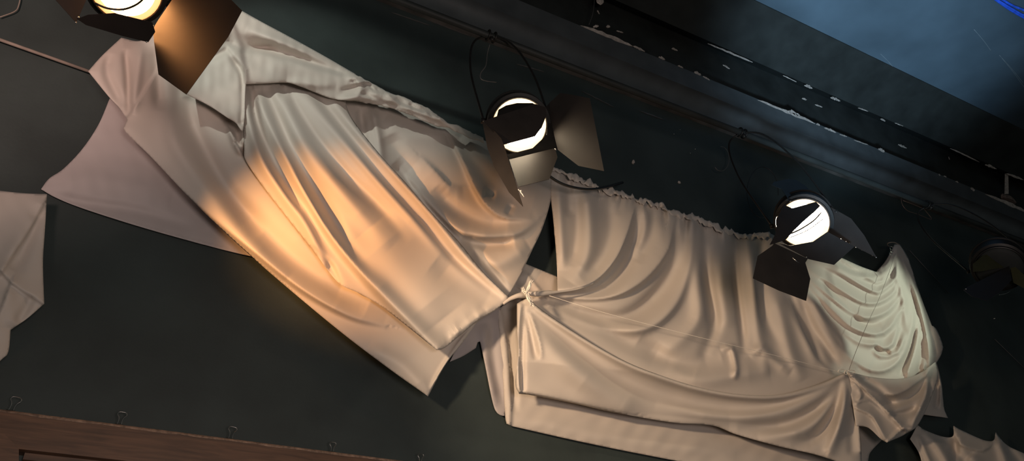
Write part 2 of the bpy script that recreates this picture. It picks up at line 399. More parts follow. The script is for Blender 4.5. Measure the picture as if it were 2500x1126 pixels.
C3 = [(1345, 404, 1), (1375, 424), (1420, 437), (1470, 462), (1520, 472), (1560, 489), (1610, 497), (1640, 518), (1672, 528), (1690, 516, 1), (1712, 545), (1760, 560), (1810, 574), (1860, 568), (1885, 572, 1), (1950, 610), (1985, 632), (2030, 622), (2060, 632, 1), (2100, 650), (2139, 664, 1),
      (2160, 640), (2176, 612), (2184, 597, 1), (2197, 597, 1), (2215, 625), (2226, 655), (2240, 700), (2256, 745), (2275, 795, 1), (2286, 803), (2298, 830), (2303, 848, 1), (2297, 868), (2284, 890, 1), (2262, 925), (2220, 950), (2130, 945), (2068, 930),
      (1950, 985), (1800, 990), (1600, 940), (1430, 860), (1330, 795), (1284, 735, 1), (1284, 712, 1), (1330, 709), (1361, 711, 1), (1359, 640), (1351, 540), (1345, 480)]
sC3 = [S([(1390, 440), (1388, 500), (1392, 530)], -7, 10), S([(1362, 440), (1370, 560), (1375, 660)], 7, 12), S([(1430, 450), (1440, 560), (1432, 630), (1395, 690)], 13, 20), S([(1480, 480), (1490, 560), (1470, 630), (1420, 680)], -7, 18), S([(1405, 460), (1408, 560), (1395, 650)], -6, 14),
       S([(1552, 492), (1530, 572), (1497, 640), (1440, 692), (1342, 716)], [4, 14, 20, 20, 12], 5, 30),
       S([(1560, 510), (1548, 590), (1520, 660), (1460, 712), (1340, 724)], [0, -16, -24, -20, -6], 20, 9),
       S([(1645, 535), (1626, 617), (1562, 690), (1472, 727), (1320, 722)], [3, 14, 18, 16, 8], 7, 34),
       S([(1660, 560), (1650, 640), (1600, 720), (1520, 775), (1420, 762), (1320, 735)], [0, -12, -18, -18, -12, -3], 26, 16),
       S([(1598, 505), (1585, 580), (1555, 640)], -5, 14), S([(1570, 500), (1575, 560), (1545, 630)], 5, 12),
       S([(1690, 545), (1680, 650), (1650, 740), (1580, 800), (1480, 800), (1360, 755)], [2, 9, 12, 14, 12, 4], 12, 26),
       S([(1720, 560), (1728, 680), (1745, 790), (1720, 860)], [0, -12, -14, -4], 14), S([(1700, 560), (1702, 680), (1705, 780), (1640, 850)], [3, 10, 12, 4], 20),
       S([(1758, 565), (1762, 680), (1775, 780)], [3, 10, 6], 20), S([(1790, 570), (1800, 700), (1815, 830), (1812, 880)], [0, -14, -15, 0], 10), S([(1825, 575), (1840, 700), (1850, 800), (1870, 900)], [4, 14, 10, 4], 16),
       S([(1860, 575), (1858, 680), (1870, 780), (1905, 850)], [-5, -10, -8, 0], 12), S([(1760, 855), (1785, 850), (1797, 900), (1790, 928)], 8, 8), S([(1560, 830), (1660, 890), (1760, 870)], -8, 22), S([(1600, 870), (1700, 925), (1800, 915), (1880, 905)], 9, 22), S([(1830, 870), (1860, 850), (1890, 880), (1930, 910)], 7, 12),
       S([(1340, 740), (1430, 770), (1560, 850), (1700, 910)], -9, 22),
       S([(1900, 640), (1930, 730), (1985, 830), (2010, 910)], [3, -8, -10, 0], 12), S([(1885, 700), (1905, 760), (1930, 860), (1960, 930)], 9, 18), S([(1923, 720), (1955, 800), (1995, 880), (2025, 905)], [4, 10, 10, 4], 5, 14),
       S([(1950, 720), (1980, 790), (2030, 870), (2050, 900)], -6, 10), S([(1963, 715), (1985, 745), (2032, 828), (2081, 884)], [6, 9, 9, 4], 12, 18),
       S([(1975, 720), (2020, 790), (2070, 850)], 5, 8),
       # swagged folds running to the hook
       S([(2010, 630), (2060, 660), (2110, 678), (2150, 672), (2178, 640)], 7, 8), S([(2040, 632), (2080, 658), (2115, 668)], -6, 5), S([(2060, 640), (2095, 660), (2140, 690), (2165, 672), (2185, 625)], [2, 5, 8, 8, 6], 10, 4),
       S([(1995, 640), (2060, 672), (2129, 710), (2152, 710), (2184, 680), (2190, 640)], [3, 8, 12, 12, 10, 5], 14, 4),
       S([(1978, 660), (2050, 706), (2105, 738), (2147, 738), (2184, 710), (2191, 670)], [3, 8, 11, 12, 11, 6], 16, 4),
       S([(1978, 682), (2035, 730), (2090, 770), (2124, 776), (2166, 760), (2196, 722), (2196, 690)], [3, 10, 13, 14, 12, 8, 4], 18, 4),
       S([(1978, 700), (2035, 760), (2081, 800), (2138, 817), (2171, 800), (2198, 758)], [4, 9, 10, 13, 12, 6], 16, 4), S([(2000, 680), (2060, 740), (2110, 790), (2150, 790)], -6, 8),
       S([(2040, 800), (2100, 838), (2135, 842), (2156, 851), (2178, 840), (2190, 803)], [2, 5, 6, 12, 12, 6], 14, 4), S([(2135, 842), (2150, 860), (2175, 862)], -8, 7), S([(2130, 850), (2150, 868), (2190, 860), (2210, 810)], 8, 7),
       S([(2060, 850), (2081, 878), (2129, 905), (2171, 900), (2207, 862), (2228, 790), (2225, 720)], [2, 6, 9, 11, 12, 10, 4], 16, 5),
       S([(2215, 912), (2232, 850), (2243, 780), (2238, 720)], [8, 10, 8, 3], 5, 14), S([(2195, 920), (2222, 860), (2236, 800)], -9, 7), S([(2255, 910), (2262, 870), (2255, 810)], 9, 10), S([(2240, 920), (2250, 870), (2248, 820)], -6, 6),
       S([(2187, 605), (2199, 650), (2217, 695), (2238, 749), (2256, 822), (2262, 897)], [2, 6, -9, -10, -10, -6], 5), S([(2193, 610), (2226, 686), (2250, 767), (2268, 852), (2270, 900)], [3, 8, 10, 9, 6], 6),
       S([(2205, 640), (2235, 700), (2262, 780), (2282, 860)], [2, -4, -7, -5], 6), S([(2188, 605), (2192, 660), (2205, 720), (2212, 800)], [4, 10, 10, 2], 9),
       S([(2181, 612), (2170, 640), (2150, 660)], [5, 6, 3], 5)] + gathers([(1350, 418), (1470, 464), (1600, 500), (1700, 545), (1870, 575)], 80, 40, 7, 5, 8, (0, 1)) + gathers([(1620, 515), (1700, 548), (1850, 580)], 26, 90, 4, 7, 18, (.05, 1))
sC3 = [(p, (np.array(a)*(.85 if np.mean([q[0] for q in p]) > 2020 else 1)), l, (max(np.max(r), 6.6) if np.mean([q[0] for q in p]) > 2020 else r), k) for p, a, l, r, k in sC3]
sheet('upper_drape', C3, sC3, d=.17, pillow=8, pr=12, seed=43, parent=rs_, noise=.5, nscale=120, step=3.6, edge=jag(2.6, lambda x, y: (x > 1350)&(x < 1880)&(y < 590)))
# ruffled hem band above the gathers
hp = [(1348, 418), (1420, 445), (1470, 468), (1520, 480), (1560, 497), (1610, 507), (1650, 530), (1700, 540), (1760, 566), (1812, 582), (1880, 580)]
up = [(p[0]+2, p[1]-12) for p in hp[::-1]]
sheet('gathered_header', [hp[0]+(1,)]+hp[1:-1]+[hp[-1]+(1,)]+[up[0]+(1,)]+up[1:-1]+[up[-1]+(1,)], gathers(hp, 110, -14, 6, 4, 28, (.2, 1)), d=.20, pillow=3, pr=4, seed=44, parent=rs_, noise=1, nscale=14, step=3, edge=jag(4.5, lambda x, y: x > 0, 9))
C2 = [(1287, 726, 1), (1330, 762), (1430, 828), (1520, 879), (1600, 912), (1700, 944), (1800, 962), (1900, 964), (1980, 945), (2030, 926), (2064, 908, 1), (2080, 940), (2090, 985), (2096, 1030), (2102, 1080), (2104, 1150, 1), (2000, 1113), (1900, 1090), (1800, 1062), (1740, 1040), (1640, 1032), (1500, 1008), (1400, 985), (1300, 966), (1267, 962, 1), (1258, 935), (1266, 860), (1262, 790), (1262, 742, 1)]
sC2 = [S([(1287, 730), (1330, 768), (1430, 834), (1520, 885), (1600, 918), (1700, 950), (1800, 968), (1900, 970), (1985, 950), (2060, 915)], [6, 12, 13, 14, 14, 14, 14, 13, 10, 6], 12, 9),
       S([(1300, 765), (1380, 835), (1480, 905), (1600, 955), (1750, 990), (1900, 990), (2040, 930)], [-3, -9, -12, -11, -8, -8, -3], 24),
       S([(1295, 760), (1350, 850), (1430, 930), (1520, 985)], [4, 12, 16, 8], 34), S([(1285, 765), (1300, 830), (1310, 880)], -7, 7), S([(1292, 760), (1318, 840), (1322, 880)], 4, 6),
       S([(1272, 745), (1262, 850), (1268, 958)], [3, 8, 8], 3, 8), S([(1280, 750), (1276, 860), (1276, 950)], [-3, -9, -6], 6),
       S([(1268, 955), (1340, 968), (1440, 990), (1550, 1010)], [9, 9, 7, 3], 26, 4),
       S([(2058, 920), (2000, 965), (1880, 1010), (1750, 1015), (1600, 985)], [5, 10, 12, 10, 0], 18, 12), S([(2060, 922), (2010, 985), (1920, 1035), (1800, 1045)], [-4, -12, -12, 0], 14),
       S([(2062, 922), (2022, 1000), (1960, 1050), (1850, 1070)], [5, 11, 11, 0], 16), S([(2063, 925), (2035, 1000), (1990, 1070), (1930, 1090)], [-4, -13, -10, 0], 12),
       S([(2066, 918), (2062, 980), (2048, 1040), (2026, 1096)], [6, 16, 18, 8], 16, 12), S([(2068, 920), (2078, 1000), (2080, 1100)], [-3, -7, -4], 10), S([(2070, 920), (2090, 990), (2100, 1100)], [3, 5, 5], 5)]
sheet('front_drape', C2, sC2, d=.25, pillow=6, pr=6, tilt=lambda x, y: -45*np.clip((y-(880+(x-1268)*.1))/100, 0, 1)*np.clip((2080-x)/300, 0, 1), seed=45, parent=rs_, noise=.6, nscale=120, step=3.8)
C4 = [(2068, 907, 1), (2130, 921), (2195, 925), (2240, 914), (2284, 884, 1), (2290, 920), (2276, 965), (2258, 1008), (2240, 1040), (2226, 1052, 1), (2200, 1066), (2165, 1081, 1), (2150, 1072), (2120, 1045), (2090, 1040, 1), (2080, 980)]
sC4 = [S([(2075, 915), (2120, 960), (2165, 1005), (2203, 1046)], [6, 13, 15, 12], 12, 4), S([(2090, 915), (2150, 955), (2190, 1000)], -9, 10, 8), S([(2080, 915), (2130, 955), (2190, 962), (2245, 930), (2275, 895)], [2, 6, 11, 11, 4], 16, 5),
       S([(2110, 955), (2160, 985), (2220, 970), (2258, 930)], [-2, -11, -12, -5], 12), S([(2265, 900), (2262, 960), (2235, 1020), (2225, 1048)], [4, 10, 12, 8], 8, 10), S([(2170, 1014), (2205, 1010), (2245, 995)], -8, 8, 10),
       S([(2165, 1080), (2203, 1047), (2228, 1047)], [6, 10, 6], 3, 8), S([(2078, 930), (2098, 950), (2101, 970), (2090, 978)], 8, 4, 8), S([(2092, 985), (2120, 978), (2160, 1010), (2195, 1045)], [6, 7, 6, 3], 8, 3), S([(2092, 998), (2130, 1018), (2160, 1072)], [8, 9, 6], 12, 4), S([(2270, 920), (2268, 980), (2250, 1010)], -6, 6)]
sheet('knotted_tail', C4, sC4, d=.27, pillow=6, pr=8, seed=46, parent=rs_, noise=.6, nscale=40, step=3)
sheet('side_tail', [(2262, 890, 1), (2285, 880, 1), (2298, 930), (2303, 975), (2306, 1000), (2315, 1021, 1), (2285, 1017), (2250, 1012, 1), (2245, 950)],
    [S([(2288, 890), (2296, 950), (2296, 1000)], 6, 5), S([(2276, 900), (2290, 950), (2284, 1000)], -6, 6)], d=.08, pillow=3, pr=7, seed=47, parent=rs_, step=3)

# ---- bottom right cloth
tag(sheet('draped_cloth', [(2240, 1038, 1), (2262, 1052), (2300, 1066), (2326, 1066), (2328, 1040, 1), (2350, 1052), (2400, 1074), (2425, 1076), (2431, 1056, 1), (2460, 1088), (2510, 1112), (2580, 1150, 1), (2580, 1220), (2300, 1220), (2262, 1170), (2245, 1110), (2222, 1072, 1)],
    [S([(2250, 1050), (2290, 1090), (2340, 1180)], 10, 12), S([(2262, 1055), (2320, 1085), (2380, 1170)], -9, 12), S([(2330, 1050), (2345, 1085), (2400, 1100), (2428, 1075)], 8, 12, 4), S([(2332, 1060), (2330, 1120), (2320, 1180)], -8, 9), S([(2433, 1065), (2450, 1110), (2470, 1180)], 10, 12), S([(2370, 1110), (2400, 1150)], 6, 14), S([(2445, 1075), (2490, 1130), (2530, 1190)], -7, 10),
     S([(2240, 1060), (2262, 1110), (2290, 1180)], 7, 7)], d=.10, pillow=4, pr=8, seed=51), 'cream cloth hanging in scallops in the bottom right corner', 'drape')

# ================================================================== SETTING
X0, X1 = -6.0, 30.0
def zat(px, py, y): return P(px, py, y).z
z_lip = zat(1268, 124, WALL-.05)
z_chip = zat(1415, 62, WALL-.16)
z_f = zat(1725, 104, WALL-.05)
z_f2 = zat(1725, 98, WALL-.20)
z_h = zat(1839, 0, WALL-.62)
wl = mesh_obj('wall_back', [(X0, WALL, 0), (X1, WALL, 0), (X1, WALL, z_lip+.02), (X0, WALL, z_lip+.02)], [(0, 1, 2, 3)], M_WALL); tag(wl, 'black green painted back wall', 'wall', kind='structure')
# lower ledge moulding: bead, cove and fascia
prof = [(WALL, z_lip+.015)]
for k in range(9):
    a = PI/2+PI*.95*(1-k/8)
    prof.append((WALL-.05+.016*math.cos(PI*1.5-PI*1.05*k/8+PI*0)*1, z_lip+.016+.016*math.sin(PI*1.5-PI*1.05*k/8)))
zc = prof[-1][1]
for k in range(1, 9):
    t = k/8*PI/2
    prof.append((WALL-.05-.11*(1-math.cos(t)), zc+(z_chip-zc)*.45*math.sin(t)))
prof.append((WALL-.16, z_chip))
prof.append((WALL-.05, z_chip+.004))
ob = prism_x('trim_7', prof[:9], X0, X1, simple('lip_highlight_paint', (.15, .135, .12), .4, scale=6, var=.5), seg=1); tag(ob, 'thin lip in a pale highlight colour along the bottom of the black ledge moulding', 'trim', kind='structure')  # the lip's bright highlight is put into a paler paint colour
o = prism_x('trim_1', prof[8:], X0, X1, M_BEAM, seg=1)
tag(o, 'black painted ledge moulding running along the top of the wall', 'trim', kind='structure')
o.data.polygons.foreach_set('use_smooth', [True]*len(o.data.polygons))
o.modifiers.new('split', 'EDGE_SPLIT')
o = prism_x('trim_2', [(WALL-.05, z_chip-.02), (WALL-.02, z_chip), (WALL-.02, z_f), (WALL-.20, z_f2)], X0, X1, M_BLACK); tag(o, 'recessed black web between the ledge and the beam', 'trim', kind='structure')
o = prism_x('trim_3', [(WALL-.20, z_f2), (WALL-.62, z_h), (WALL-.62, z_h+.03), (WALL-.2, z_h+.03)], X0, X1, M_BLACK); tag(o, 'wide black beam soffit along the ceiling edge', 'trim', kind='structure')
cz = z_h+.012
cl = mesh_obj('ceiling', [(X0, -6, cz), (X1, -6, cz), (X1, WALL, cz), (X0, WALL, cz)], [(0, 3, 2, 1)], M_CEIL); tag(cl, 'blue lit grey ceiling', 'ceiling', kind='structure')
fl = mesh_obj('floor', [(X0, -6, 0), (X1, -6, 0), (X1, WALL, 0), (X0, WALL, 0)], [(0, 1, 2, 3)], M_BLACK); tag(fl, 'black stage floor', 'floor', kind='structure')

# flaked paint showing pale plaster along the beam edges
def chip(a, b, h, y, par, seed, mat=None, name='paint_chip'):
    rs = random.Random(seed); n = 12; top = []; bot = []
    for i in range(n+1):
        t = i/n; x = a[0]+(b[0]-a[0])*t; yy = a[1]+(b[1]-a[1])*t
        e = math.sin(PI*min(1, max(0, t)))**.5
        top.append((x, yy-h*e*(.35+.5*rs.random()))); bot.append((x, yy+h*e*(.1+.35*rs.random())))
    pts = top+bot[::-1]
    vs = [P(x, yy, y) for x, yy in pts]+[P(x, yy, y)+Vector((0, .004, 0)) for x, yy in pts]
    m = len(pts); fs = []
    for i in range(n):
        fs.append((i, i+1, m-2-i, m-1-i))
    for i in range(m): fs.append((i, (i+1) % m, m+(i+1) % m, m+i))
    ob = mesh_obj(name, vs, fs, mat or M_CHIP, par); return ob
trim1 = bpy.data.objects['trim_1']; trim2 = bpy.data.objects['trim_2']; trim3 = bpy.data.objects['trim_3']
yl = WALL-.162
for i, (a, b, h) in enumerate([((1417, 62), (1545, 113), 9), ((1448, 66), (1462, 64), 6), ((1545, 112), (1575, 126), 5), ((1608, 139), (1624, 146), 6), ((1655, 160), (1668, 166), 4), ((1695, 176), (1712, 184), 7), ((1716, 186), (1733, 196), 4),
        ((1850, 244), (1990, 302), 8), ((1925, 270), (1955, 284), 9), ((1993, 303), (2002, 306), 5), ((2012, 312), (2042, 324), 5), ((2050, 328), (2068, 334), 3), ((2085, 342), (2120, 354), 2.5), ((2144, 364), (2160, 371), 8), ((2292, 426), (2296, 429), 4), ((2304, 430), (2311, 433), 3), ((2333, 443), (2340, 446), 4), ((2370, 460), (2380, 466), 7), ((2405, 474), (2520, 524), 9)]):
    chip(a, b, h, yl, trim1, i)
for i, (a, b, h) in enumerate([((1728, 106), (1838, 152), 4), ((1964, 208), (1984, 216), 6), ((1912, 184), (1945, 200), 2), ((2028, 238), (2052, 247), 6), ((2095, 263), (2120, 272), 2), ((2150, 290), (2162, 296), 4), ((2185, 300), (2206, 308), 2), ((2320, 362), (2392, 396), 3), ((2405, 402), (2434, 413), 6), ((2456, 424), (2500, 440), 5), ((2288, 295), (2293, 298), 5), ((2460, 378), (2464, 381), 4)]):
    chip(a, b, h, WALL-.205 if i < 10 else WALL-.3, trim3, 50+i)
for i, (a, b, h) in enumerate([((1480, 65), (1490, 66), 6), ((1505, 75), (1522, 80), 3), ((1640, 118), (1655, 124), 5), ((1765, 158), (1782, 168), 4), ((1958, 240), (1970, 244), 4), ((1990, 255), (2008, 262), 3), ((2193, 353), (2214, 362), 5), ((1458, 26), (1464, 34), 5), ((2316, 384), (2319, 390), 5)]):
    chip(a, b, h, WALL-.03, trim2, 80+i)
# wooden strap across the recess and dust heap on the ledge
st = mesh_obj('wooden_strap', [P(2454, 424, WALL-.19), P(2461, 424, WALL-.19), P(2462, 474, WALL-.15), P(2453, 474, WALL-.15)], [(0, 1, 2, 3)], M_CHIP); solid(st, .006)
tag(st, 'short pale strap crossing the dark beam recess near the right edge', 'strap')
bm = bmesh.new(); bmesh.ops.create_icosphere(bm, subdivisions=4, radius=1)
c0 = P(2462, 488, WALL-.13)
for v in bm.verts:
    n = math.sin(v.co.x*7)*.08+math.sin(v.co.y*9+v.co.z*5)*.07+random.uniform(-.04, .04)
    v.co = Vector((v.co.x*.12, v.co.y*.03, max(-.2, v.co.z)*.055))*(1+n)+c0
tag(bm_obj('dust_heap', bm, M_DUST, smooth=True), 'heap of brown dust lying on the ledge near the right edge', 'dust')
sp = wire('cotton_string', [P(1452, -20, WALL-.17), P(1450, 15, WALL-.17), P(1446, 38, WALL-.17), P(1438, 60, WALL-.165)], .0022, M_ROD); tag(sp, 'short grey string hanging over the flaked beam edge at the top', 'string')
rag = sheet('torn_tape', [(1457, -20, 1), (1472, -15, 1), (1474, 6), (1466, 12, 1), (1456, 4)], [], d=.17, pillow=2, pr=3, step=3, mat=M_CHIP, noise=1, nscale=12); tag(rag, 'scrap of pale torn tape at the top edge of the beam', 'tape')
# ceiling scratches
for i, (a, b) in enumerate([((2378, 72), (2420, 125)), ((2440, 135), (2500, 205)), ((2446, 142), (2502, 216)), ((2150, 132), (2185, 170))]):
    za = cz-.001
    def PZ(px, py): d = ray(px, py); return CAM+d*((za-CAM.z)/d.z)
    w = wire('scratch', [PZ(*a), PZ((a[0]+b[0])/2+1, (a[1]+b[1])/2-1), PZ(*b)], .0016, simple('pale_scratch', (.2, .24, .26), .9), cl)
def PZc(px, py, z): d = ray(px, py); return CAM+d*((z-CAM.z)/d.z)
bm = bmesh.new()
for k in range(3):
    pts = [PZc(x, y+k*7+random.uniform(-3, 3), cz-.02) for x, y in ((2410, -28), (2440, -6), (2470, 12), (2500, 28), (2540, 46))]
    tube_bm(bm, cat3(pts, 6), .010, 8)
tag(bm_obj('cable_bundle', bm, M_BLUE, smooth=True), 'bright blue cable bundle under the ceiling in the top right corner', 'cable')

# wooden frame at the bottom left with binder clips on it
yt = WALL-.09
zt0 = zat(0, 1000, yt); zt1 = zat(0, 1100, yt); xl = P(38, 1080, yt).x
bm = bmesh.new()
def rail(prof, x0, x1, miter=0):
    n = len(prof); A = [bm.verts.new((x0, y, z)) for y, z in prof]; B = [bm.verts.new((x1, y, z)) for y, z in prof]
    for k in range(n): bm.faces.new((A[k], A[(k+1) % n], B[(k+1) % n], B[k]))
    bm.faces.new(A[::-1]); bm.faces.new(B)
zin = zat(60, 1098, yt)
rail([(WALL, zt0), (yt+.004, zt0), (yt, zt0-.006), (yt, zin), (yt+.03, zin-.004), (WALL, zin-.004)], X0, 8)
t1 = bm_obj('trim_4', bm, M_WOOD); tag(t1, 'brown stained wooden frame rail along the bottom left', 'trim', kind='structure')
bm = bmesh.new()
rail([(WALL, zin-.004), (yt+.035, zin-.004), (yt+.035, zin-.03), (yt+.05, zin-.035), (yt+.05, zin-.06), (WALL, zin-.06)], xl+.04, 8)
o = bm_obj('trim_5', bm, M_WOOD); tag(o, 'inner stepped moulding of the brown wooden frame', 'trim', kind='structure')
pl = [P(-60, 1040, yt), P(0, 1052, yt), P(46, 1096, yt), P(46, 1180, yt), P(-60, 1180, yt)]
bm = bmesh.new(); A = [bm.verts.new(p+Vector((0, -.012, 0))) for p in pl]; B = [bm.verts.new(p+Vector((0, .02, 0))) for p in pl]
bm.faces.new(A); bm.faces.new(B[::-1])
for k in range(5): bm.faces.new((A[k], B[k], B[(k+1) % 5], A[(k+1) % 5]))
bmesh.ops.recalc_face_normals(bm, faces=bm.faces)
o = bm_obj('trim_6', bm, M_WOOD); tag(o, 'rounded corner block of the brown wooden frame', 'trim', kind='structure')
# worn strip along top edge
rs = random.Random(4); vs = []; fs = []; n = 160
for i in range(n+1):
    x = X0+5.0+(7.5-X0-5)*i/n; a = rs.uniform(.002, .007)
    vs += [(x, yt-.0015, zt0-.004), (x, yt-.0015, zt0-.006-a), (x, yt+.004, zt0+.0015)]
for i in range(n):
    q = i*3; fs += [(q, q+1, q+4, q+3), (q, q+3, q+5, q+2)]
mesh_obj('worn_edge', vs, fs, M_WOODW, t1)
# binder clips
def clip_at(px, py, s, ang, label):
    base = P(px, py, yt+.02)
    e = empty('binder_clip', (base.x, base.y, zt0)); tag(e, label, 'binder clip', 'binder clips on the brown wooden frame')
    u = s*PXM*.95
    def q(a, b): # local x, up
        ca, sa = math.cos(ang), math.sin(ang)
        return Vector((base.x+(a*ca+b*sa)*u, base.y, zt0+(b*ca-a*sa)*u))
    wire('wire_handle', [q(-5, -2), q(-3.5, 10), q(-5, 18), q(-9, 24), q(-7, 29), q(0, 30), q(7, 29), q(9, 24), q(5, 18), q(3.5, 10), q(5, -2)], .0016, M_CLIP, e)
    bm = bmesh.new()
    pr = [(-.012, 0), (.012, 0), (.003, .016), (-.003, .016)]
    A = [bm.verts.new((base.x-.016, base.y+a*.5+.0, zt0+b*.5)) for a, b in pr]; B = [bm.verts.new((base.x+.016, base.y+a*.5, zt0+b*.5)) for a, b in pr]
    for k in range(4): bm.faces.new((A[k], A[(k+1) % 4], B[(k+1) % 4], B[k]))
    bm.faces.new(A[::-1]); bm.faces.new(B)
    bm_obj('clamp_body', bm, M_BLACK, e)
clip_at(27, 1000, 1, .12, 'wire binder clip on the wooden frame nearest the left edge')
clip_at(291, 1036, .95, .05, 'wire binder clip on the wooden frame, second from the left')
clip_at(562, 1073, .95, .06, 'wire binder clip on the wooden frame, third from the left')
clip_at(811, 1105, .8, -.02, 'wire binder clip on the wooden frame, fourth from the left below the swag')
clip_at(1026, 1136, .8, 0, 'wire binder clip on the wooden frame, rightmost, half cut off')

# ---- battens, rods, wires on the wall
def rod(name, a, b, r, y, mat, label, cat): tag(wire(name, [P(*a, y), P(*b, y)], r, mat), label, cat)
rod('wooden_batten', (-60, 76), (222, 176), .0085, WALL-.03, M_PALEROD, 'thin pale batten on the dark wall, left of the orange swag', 'batten')
rod('wall_rod', (2221, 612), (2316, 716), .0035, WALL-.02, M_ROD, 'thin grey rod on the dark wall beside the hooked cloth peak', 'rod')
rod('wall_rod', (2428, 828), (2540, 938), .0035, WALL-.02, M_ROD, 'thin grey rod on the dark wall near the right edge', 'rod')
tag(wire('bent_wire', [P(0, 42, WALL-.02), P(36, 28, WALL-.02), P(46, 12, WALL-.02), P(52, -20, WALL-.02)], .003, M_PALEROD), 'pale bent wire on the wall in the top left corner', 'wire')
tag(wire('safety_cable', [P(1196, 108, 2.98), P(1190, 130, 2.99), P(1186, 160, 2.98), P(1174, 178, 2.98), P(1174, 192, 2.98), P(1188, 198, 2.98), P(1212, 201, 2.98)], .0028, M_ROD), 'looped grey safety cable above the middle lamp', 'cable')
tag(wire('power_cable', [P(1300, 392, 3.2), P(1341, 430, 3.25), P(1380, 452, 3.3), P(1430, 462, 3.35), P(1475, 458, 3.42), P(1520, 446, 3.55)], .0085, M_CABLE), 'black cable sagging across the cloth right of the middle lamp', 'cable')
tag(wire('bent_wire', [P(2200, 484, WALL-.07), P(2203, 500, WALL-.07), P(2216, 515, WALL-.07), P(2240, 523, WALL-.07), P(2274, 536, WALL-.07), P(2262, 518, WALL-.07), P(2250, 508, WALL-.08), P(2205, 490, WALL-.08)], .0028, M_COPPER, n=3), 'rusty wire loop hanging from the ledge above the hooked cloth peak', 'wire')
tag(wire('cable_loop', [P(1862+38*math.cos(a), 470+62*math.sin(a), 3.4+.02*math.sin(2*a)) for a in [x*.4 for x in range(3, 17)]], .0025, M_CABLE), 'thin black cable looped behind the right lamp', 'cable')
tag(wire('cable_loop', [P(1760+20*math.cos(a), 388+30*math.sin(a), 3.6) for a in [x*.4 for x in range(-4, 7)]], .003, M_ROD), 'thin dark cable curl on the wall between the two right lamps', 'cable')
for (a, b, lab) in (((1645, 327), (1660, 317), 'pair'), ((1685, 374), (1697, 364), 'pair')):
    for q in (a, b):
        bm = bmesh.new(); bmesh.ops.create_uvsphere(bm, u_segments=10, v_segments=6, radius=.0045); bmesh.ops.translate(bm, vec=P(*q, WALL-.003), verts=bm.verts)
        tag(bm_obj('screw', bm, M_STEEL, smooth=True), None, 'screw', 'bright screws in the wall')['label'] = 'bright screw head, one of four on the dark wall between lamps'
chip((1543, 397), (1550, 397), 10, WALL-.006, wl, 90); chip((1655, 445), (1662, 447), 6, WALL-.006, wl, 91)
for i, (a, b) in enumerate([((955, 30), (1050, 62)), ((1042, 48), (1148, 88)), ((1260, 156), (1330, 176)), ((1420, 222), (1500, 262)), ((1560, 270), (1620, 292))]):
    chip(a, b, 3, WALL-.006, wl, 95+i, M_ROD, 'wall_streak')  # thin grey streaks laid on the wall below the ledge
# strings
tag(wire('cotton_string', [P(1340, 722, 3.42), P(1480, 765, 3.36), P(1700, 822, 3.34), P(1900, 870, 3.36), P(2062, 912, 3.38)], .0013, M_STRING), 'thin white string stretched between the two knots of the right swag', 'string')
tag(wire('cotton_string', [P(2187, 620, 3.44), P(2150, 720, 3.40), P(2125, 775, 3.38), P(2106, 818, 3.38), P(2085, 870, 3.38), P(2072, 906, 3.36)], .0016, M_GREYSTR), 'grey string running from the cloth peak down to the right knot', 'string')

# knots
kn = empty('string_knot', P(1284, 716, 3.38)); tag(kn, 'frayed white string knot gathering cloth below the middle lamp', 'knot')
rs = random.Random(9)
bm = bmesh.new()
for k in range(5):
    c = P(1282+rs.uniform(-3, 3), 716+rs.uniform(-4, 4), 3.33); a0 = rs.uniform(0, 3)
    tube_bm(bm, [c+Vector((.016*math.cos(t+a0), .008*math.sin(3*t), .019*math.sin(t)))*(.8+.1*k) for t in [x*PI/6 for x in range(12)]], .0022, 6, True)
bm_obj('wrapping', bm, M_STRING, kn, True)
for nm, tip in (('tassel', (1301, 690)), ('tassel', (1302, 744))):
    bm = bmesh.new()
    for k in range(9):
        s = tip[1] < 716
        tx, ty = tip[0]+rs.uniform(-9, 2), tip[1]+rs.uniform(-7, 5)
        pts = [P(1284, 716, 3.32), P(1291+rs.uniform(-3, 3), (716+ty)/2+rs.uniform(-2, 2), 3.31+rs.uniform(-.01, .01)), P(tx, ty, 3.31+rs.uniform(-.02, .02))]
        tube_bm(bm, cat3(pts, 5), .0028, 5)
    bm_obj(nm, bm, M_STRING, kn, True)
# cloth cords through the knot
bm = bmesh.new(); tube_bm(bm, cat3([P(1288, 716, 3.42), P(1310, 718, 3.40), P(1335, 716, 3.41), P(1362, 713, 3.42), P(1410, 706, 3.43), P(1450, 690, 3.45)], 6), [.010*(1+.5*math.sin(k/5)) for k in range(31)], 10)
bm_obj('twisted_band', bm, M_CLOTH, rs_, True)
bm = bmesh.new(); tube_bm(bm, cat3([P(1228, 742, 3.44), P(1245, 730, 3.42), P(1266, 722, 3.40), P(1285, 720, 3.40)], 6), [.008+.0005*k for k in range(19)], 10)
bm_obj('twisted_band', bm, M_CLOTH, rs_, True)
kn = empty('string_knot', P(2066, 908, 3.36)); tag(kn, 'white string bow gathering cloth at the right knot', 'knot')
bm = bmesh.new()
for (cx, cy, rx, ry) in ((2055, 907, 9, 5), (2078, 908, 9, 4), (2066, 910, 4, 5)):
    tube_bm(bm, [P(cx+rx*math.cos(t), cy+ry*math.sin(t), 3.34+.008*math.sin(t)) for t in [x*PI/7 for x in range(14)]], .0022, 6, True)
bm_obj('bow', bm, M_STRING, kn, True)
